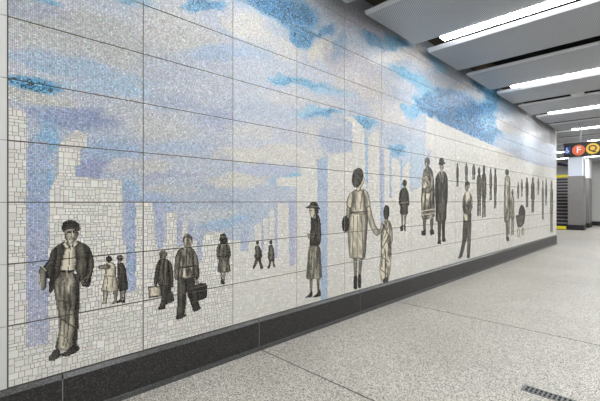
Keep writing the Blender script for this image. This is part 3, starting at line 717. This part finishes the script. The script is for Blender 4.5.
struct('wall_left', MB().box(-4, XEND + .07, 0.0, 0.35, 0, 4.75), M['joint'])
fl = MB()
fl.box(-4, XB + 2, -9, 6, -0.2, 0.0)
struct('floor', fl, M['floor'])
jb = MB()
for s in [2.365 + 2.6 * k for k in range(-1, 9)]:
    if s < 5:
        jb.box(s - .007, s + .007, -9, -0.03, 0.0, 0.0006)
struct('trim_1', jb, M['floor_joint'])
struct('ceiling', MB().box(-4, XB + .5, -9, 6, 4.75, 4.9), M['void'])
struct('wall_back', MB().box(XB, XB + .3, -9, 6, 0, 4.75), M['backwall'])
struct('baseboard_back', MB().box(XB - .03, XB, -9, 0.8, 0, .26), M['black'])
struct('wall_right', MB().box(-4, XB, -9.3, -9, 0, 4.75), M['plaster'])

# dark granite base under the mural: chamfered top, small toe at the floor, pale joints
def base_profile():
    return [(0.0, 0.0), (-.055, 0.0), (-.045, .03), (-.032, .036), (-.032, Z0 - .035), (-.012, Z0 - .004), (0.0, Z0 - .004)]
jx = sorted([wall_at(61.5, 370)[0], wall_at(257.3, 330)[0], wall_at(358.5, 300)[0]])
step = jx[2] - jx[1]
bb = MB()
cuts = [X0 - .11, jx[0], jx[1], jx[2]]
while cuts[-1] + step < XEND: cuts.append(cuts[-1] + step)
cuts.append(XEND + .07)
for a, b2 in zip(cuts[:-1], cuts[1:]):
    P = base_profile()
    bb.extrude(P, 'x', a + .0035, b2 - .0035)
for f in bb.bm.faces:
    f.normal_update()
    zc = f.calc_center_median().z
    if (zc > Z0 - .03) or zc < .034: f.material_index = 1
bb.box(X0 - .11, XEND + .07, -.030, 0, .03, Z0 - .037, 2)
bo = bb.build('baseboard_left', [M['granite'], M['granite_edge'], M['base_joint']])
tag(bo, kind='structure')

# ------------------------------------------------------------------ ceiling: hung trays with light slots between
H, YW, YE = 3.98, -0.14, -7.0
PER = 3.37


def tray(x0, x1, label, lit):
    ya = 5.0 if x0 > XEND else YW
    mid = Vector(((x0 + x1) / 2, (ya + YE) / 2, H))
    t = thing('perforated_panel', mid, label, 'ceiling panel', 'hung ceiling panels')
    ins = 0.0 if lit else 0.05
    mb = MB(mid)
    mb.box(x0 + ins, x1, YE, ya, H, H + .012)
    mb.build('perforated_sheet', M['perf'], t)
    mb = MB(mid)
    if lit:
        mb.extrude([(x0, H - .002), (x0, H + .012), (x0 - .078, H + .044), (x0 - .082, H + .036)], 'y', YE, ya)
    else:
        mb.extrude([(x0 + ins, H - .002), (x0 + ins, H + .012), (x0 - .002, H + .040), (x0 - .006, H + .030)], 'y', YE, ya)
    mb.extrude([(x1, H - .002), (x1, H + .012), (x1 + .012, H + .05), (x1 + .018, H + .046)], 'y', YE, ya)
    mb.box(x0, x1, ya, ya + .008, H, H + .05)
    mb.build('edge_lip', M['lip'], t)
    for yy in (YE + .8, -1.0):
        MB(mid).tube(((x0 + x1) / 2, yy, H + .012), ((x0 + x1) / 2, yy, 4.75), .006, 8).build('hanger_rod', M['housing'], t)
    return t


def lamp(x, label):
    """x: start of the lens; lens with a flat underside and splayed sides in a dark housing"""
    ya = 3.0 if x > 21 else -.52  # far lamps are lengthened over the stairs to add light there
    mid = Vector((x + .1, (ya + YE) / 2, H))
    t = thing('strip_light', mid, label, 'ceiling light', 'linear ceiling lights')
    MB(mid).box(x + .022, x + .215, YE, ya + .02, H + .036, H + .14).build('housing', M['housing'], t)
    MB(mid).extrude([(x + .024, H + .036), (x + .0, H - .008), (x + .165, H - .008), (x + .205, H + .036)], 'y', YE, ya).build('diffuser', M['lamp'], t)
    for yy in (YE + .8, -1.0):
        MB(mid).tube((x + .1, yy, H + .14), (x + .1, yy, 4.75), .006, 8).build('hanger_rod', M['housing'], t)
    return t


nth = ['first', 'second', 'third', 'fourth', 'fifth', 'sixth', 'seventh', 'eighth', 'ninth', 'tenth', 'eleventh', 'twelfth', 'thirteenth', 'fourteenth', 'fifteenth', 'sixteenth', 'seventeenth']
k0 = -2
lampi = pani = 0
panels = []
for k in range(k0, 8):
    b0 = 5.40 + PER * k                      # light slot centre line region starts here
    if b0 + .43 > XB - 1: break
    panels.append((b0 + .43, b0 + 1.63)); panels.append((b0 + 1.63 + .36, b0 + PER - .025))
vis_p = [p for p in panels if p[1] > 3.0]
for p in panels:
    if p[1] <= 3.0:
        lab = 'perforated grey metal ceiling panel overhead, out past the near frame edge'
    else:
        i = vis_p.index(p)
        lab = f'perforated grey metal ceiling panel, {nth[i]} from the viewer along the mural'
        if i == 0: lab = 'perforated grey ceiling panel whose corner shows at the very top edge of the photo'
        if i == 1: lab = 'large perforated grey ceiling panel nearest the viewer, just before the first bright strip light'
    tray(p[0], p[1], lab, panels.index(p) % 2 == 0)
for k in range(k0, 8):
    b0 = 5.40 + PER * k
    if b0 > 27: break
    if k < 0: lab = 'white strip light in the ceiling slot behind the viewer'
    else: lab = ['wide bright strip light nearest the viewer, at the top edge of the photo', 'second bright strip light from the viewer, above the deep blue patch', 'third bright strip light from the viewer, near the far end of the mural', 'fourth bright strip light, just past the mural end', 'fifth bright strip light, beyond the route sign', 'sixth bright strip light, lengthened over the stairs to add light', 'seventh bright strip light at the back wall, lengthened to add light'][k]
    lamp(b0, lab)
# hanger clips bridging the plain slots
for k in (1,):
    xs = 5.40 + PER * k + 1.63
    c = MB(); c.box(xs - .01, xs + .38, -1.55, -1.30, H + .0, H + .01)
    tag(c.build('slot_bridge', M['lip']), ['metal plate bridging the dark slot after the second ceiling panel', 'metal plate bridging the dark slot above the far crowd of figures', 'metal plate bridging the dark slot at the mural end'][k], 'bracket')

# ------------------------------------------------------------------ far end: pillars, stairs, sign
def pillar(x0, x1, y0, y1, zsplit, label, top_mat, band=False):
    t = thing('pillar', ((x0 + x1) / 2, (y0 + y1) / 2, 0), label, 'pillar')
    o = t.location
    MB(o).box(x0 - .02, x1 + .02, y0 - .02, y1 + .02, 0, .27, bevel=.006).build('plinth', M['black'], t)
    mb = MB(o)
    n = 3
    hgt = (zsplit - .27) / n
    for i in range(n):
        mb.box(x0, x1, y0, y1, .27 + i * hgt + .004, .27 + (i + 1) * hgt - .004, bevel=.004)
    mb.box(x0 + .01, x1 - .01, y0 + .01, y1 - .01, .27, zsplit)
    mb.build('stone_cladding', M['pier_stone'], t)
    MB(o).box(x0 + .015, x1 - .015, y0 + .015, y1 - .015, zsplit, H - .004).build('upper_cladding', top_mat, t)
    mb = MB(o)
    mb.box(x0 + .0, x0 + .05, y0 - .0, y0 + .05, zsplit, H - .004)
    mb.build('corner_trim', M['pier_white'], t)
    return t


pillar(24.1, 24.85, 0.36, 1.03, 2.86, 'grey granite pillar with pale steel upper half, right of the stairs', M['pier_steel'])
pillar(26.6, 27.6, 0.45, 1.0, 2.86, 'narrow-looking granite pillar half hidden behind the nearer pillar', M['pier_white'])

# staircase climbing away behind the mural wall
st = thing('staircase', (23.9, 1.9, 0), 'dark staircase with grey nosings and yellow first and last edges, past the mural end', 'stairs')
o = st.location
RISE, TREAD, NS = 0.186, 0.245, 17
for i in range(NS):
    xa = 23.9 + i * TREAD
    z = (i + 1) * RISE
    s = MB(o).box(xa, 23.9 + NS * TREAD + .6 if i == NS - 1 else xa + TREAD + .02, 1.06, 3.0, z - RISE, z - .001).build('step', M['riser'], st)
    ye = i in (0, NS - 1)
    n = MB(o).box(xa - .012, xa + .05, 1.06, 3.0, z - (.16 if ye else .052), z + .004).build('nosing', M['yellow'] if ye else M['nosing'], s)
    if ye: n['label'] = 'yellow edge strip'
MB(o).box(23.9, 28.2, 2.99, 3.12, 0, 3.9).build('side_wall', M['plaster'], st)
# sloping violet-dark soffit panel over the top of the stairs
sl = MB().extrude([(1.08, 3.50), (2.2, 3.80), (2.2, 3.96), (1.08, 3.66)], 'x', 27.9, 28.2)

# hanging route sign
SX = 14.5
sg = thing('hanging_sign', (SX, -1.4, 3.18), 'black hanging route sign with accessibility symbol and F and Q discs', 'sign')
SZ = Vector((SX, -1.4, 3.18)); o = SZ
SYA = -0.47
MB(o).box(SX, SX + .12, -2.6, SYA, 2.985, 3.40, bevel=.01).build('sign_box', M['sign_black'], sg)
for yy in (-.9, -2.3):
    MB(o).tube((SX + .06, yy, 3.40), (SX + .06, yy, H + .044), .018).build('hanger_rod', M['lip'], sg)
MB(o).box(SX - .02, SX + .14, -2.62, SYA + .02, 3.40, 3.43).build('top_cap', M['housing'], sg)


def on_sign(name, pts, m, parent, depth=.006, d0=0.0):
    """flat outline (u to the right as read, v up) standing off the sign face; the face looks along -x"""
    mb = MB(o)
    mb.extrude([(-u, v) for u, v in pts], 'x', SX - d0 - depth, SX - d0)
    return mb.build(name, m, parent)


def letter(ch, u, v, size, m, parent, d0):
    cu = bpy.data.curves.new('letter', 'FONT')
    cu.body = ch; cu.size = size; cu.align_x = 'CENTER'; cu.align_y = 'CENTER'; cu.extrude = .003; cu.offset = size * .018
    ob = bpy.data.objects.new('tmp', cu); COL.objects.link(ob)
    dg = bpy.context.evaluated_depsgraph_get()
    me = bpy.data.meshes.new_from_object(ob.evaluated_get(dg))
    bpy.data.objects.remove(ob)
    for vtx in me.vertices:
        a, b2, c = vtx.co
        vtx.co = Vector((SX - d0 - .003 - c, -(u + a), v + b2)) - o
    me.flip_normals() if hasattr(me, 'flip_normals') else None
    me.name = 'letter'
    me.materials.clear()
    return link('letter', me, m, parent)


U0 = -SYA
def disc(u, v, r, n=48): return [(u + r * math.cos(2 * math.pi * i / n), v + r * math.sin(2 * math.pi * i / n)) for i in range(n)]
uF, uQ, R = U0 + .385, U0 + .740, .168
dF = on_sign('route_disc', disc(uF, 3.185, R), M['sign_orange'], sg); dF['label'] = 'orange disc with a white F'
letter('F', uF + .005, 3.185, .27, M['sign_white'], dF, .006)
dQ = on_sign('route_disc', disc(uQ, 3.20, R), M['sign_yellow'], sg); dQ['label'] = 'yellow disc with a black Q'
letter('Q', uQ, 3.20, .27, M['sign_black'], dQ, .006)
bs = on_sign('access_symbol', [(U0 + .02, 3.09), (U0 + .17, 3.09), (U0 + .17, 3.31), (U0 + .02, 3.31)], M['sign_blue'], sg); bs['label'] = 'blue square with white wheelchair symbol'
cu_, cv_ = U0 + .092, 3.20
mb = MB(o)
def ext(pts): mb.extrude([(-u, v) for u, v in pts], 'x', SX - .010, SX - .006)
ext(disc(cu_ - .008, cv_ + .075, .014, 12))
ext([(cu_ - .018, cv_ + .055), (cu_ + .002, cv_ + .055), (cu_ + .004, cv_ - .002), (cu_ + .034, cv_ - .004), (cu_ + .05, cv_ - .05), (cu_ + .034, cv_ - .054), (cu_ + .022, cv_ - .022), (cu_ - .016, cv_ - .02)])
ring = [(cu_ - .004 + .046 * math.cos(t), cv_ - .032 + .046 * math.sin(t)) for t in np.linspace(2.1, 5.9, 18)] + [(cu_ - .004 + .032 * math.cos(t), cv_ - .032 + .032 * math.sin(t)) for t in np.linspace(5.9, 2.1, 18)]
ext(ring)
mb.build('wheelchair', M['sign_white'], bs)

sg.location.z -= .05
# floor drain: slotted grate let into the terrazzo
dr = thing('floor_drain', (3.40, -2.6, 0), 'slotted grey metal floor drain in the terrazzo at the bottom edge of the photo', 'drain')
o = dr.location
ya, yb = -3.2, -2.13
mb = MB(o)
mb.box(3.345, 3.357, ya, yb, 0.0, .004); mb.box(3.443, 3.455, ya, yb, 0.0, .004); mb.box(3.357, 3.443, yb - .012, yb, 0.0, .004); mb.box(3.357, 3.443, ya, ya + .012, 0.0, .004)
mb.build('frame', M['grate'], dr)
mb = MB(o)
y = yb - .012
while y > ya + .03:
    mb.box(3.357, 3.443, y - .012, y, 0.0008, .0035); y -= .031
mb.box(3.396, 3.404, ya + .012, yb - .012, 0.0008, .0034)
mb.build('grille', M['grate'], dr)
MB(o).box(3.357, 3.443, ya + .012, yb - .012, 0.0002, .0007).build('sump', M['void'], dr)

# violet advert fragment above the stairs
tag(sl.build('soffit_panel', M['purple']), 'dark violet sloping panel over the top of the stairs', 'panel')

# ------------------------------------------------------------------ light, camera, view
w = bpy.data.worlds.new('station_air'); SC.world = w
w.use_nodes = True
w.node_tree.nodes['Background'].inputs[0].default_value = (0.9, 0.95, 1.0, 1)
w.node_tree.nodes['Background'].inputs[1].default_value = 0.7

cam = bpy.data.cameras.new('camera')
cam.sensor_width = 36.0
cam.lens = F / 600 * 36.0
cam.clip_start = 0.05; cam.clip_end = 200
co = bpy.data.objects.new('camera', cam); COL.objects.link(co)
co.location = (0, -DIST, EYE)
fwd = Vector((C_, S_, 0))
co.rotation_euler = fwd.to_track_quat('-Z', 'Y').to_euler()
cam.shift_y = -(200.5 - HZ) / 600.0
SC.camera = co
vs = SC.view_settings
vs.view_transform = 'Standard'; vs.look = 'None'; vs.gamma = 1.0; vs.exposure = 0.0
vs.use_curve_mapping = False
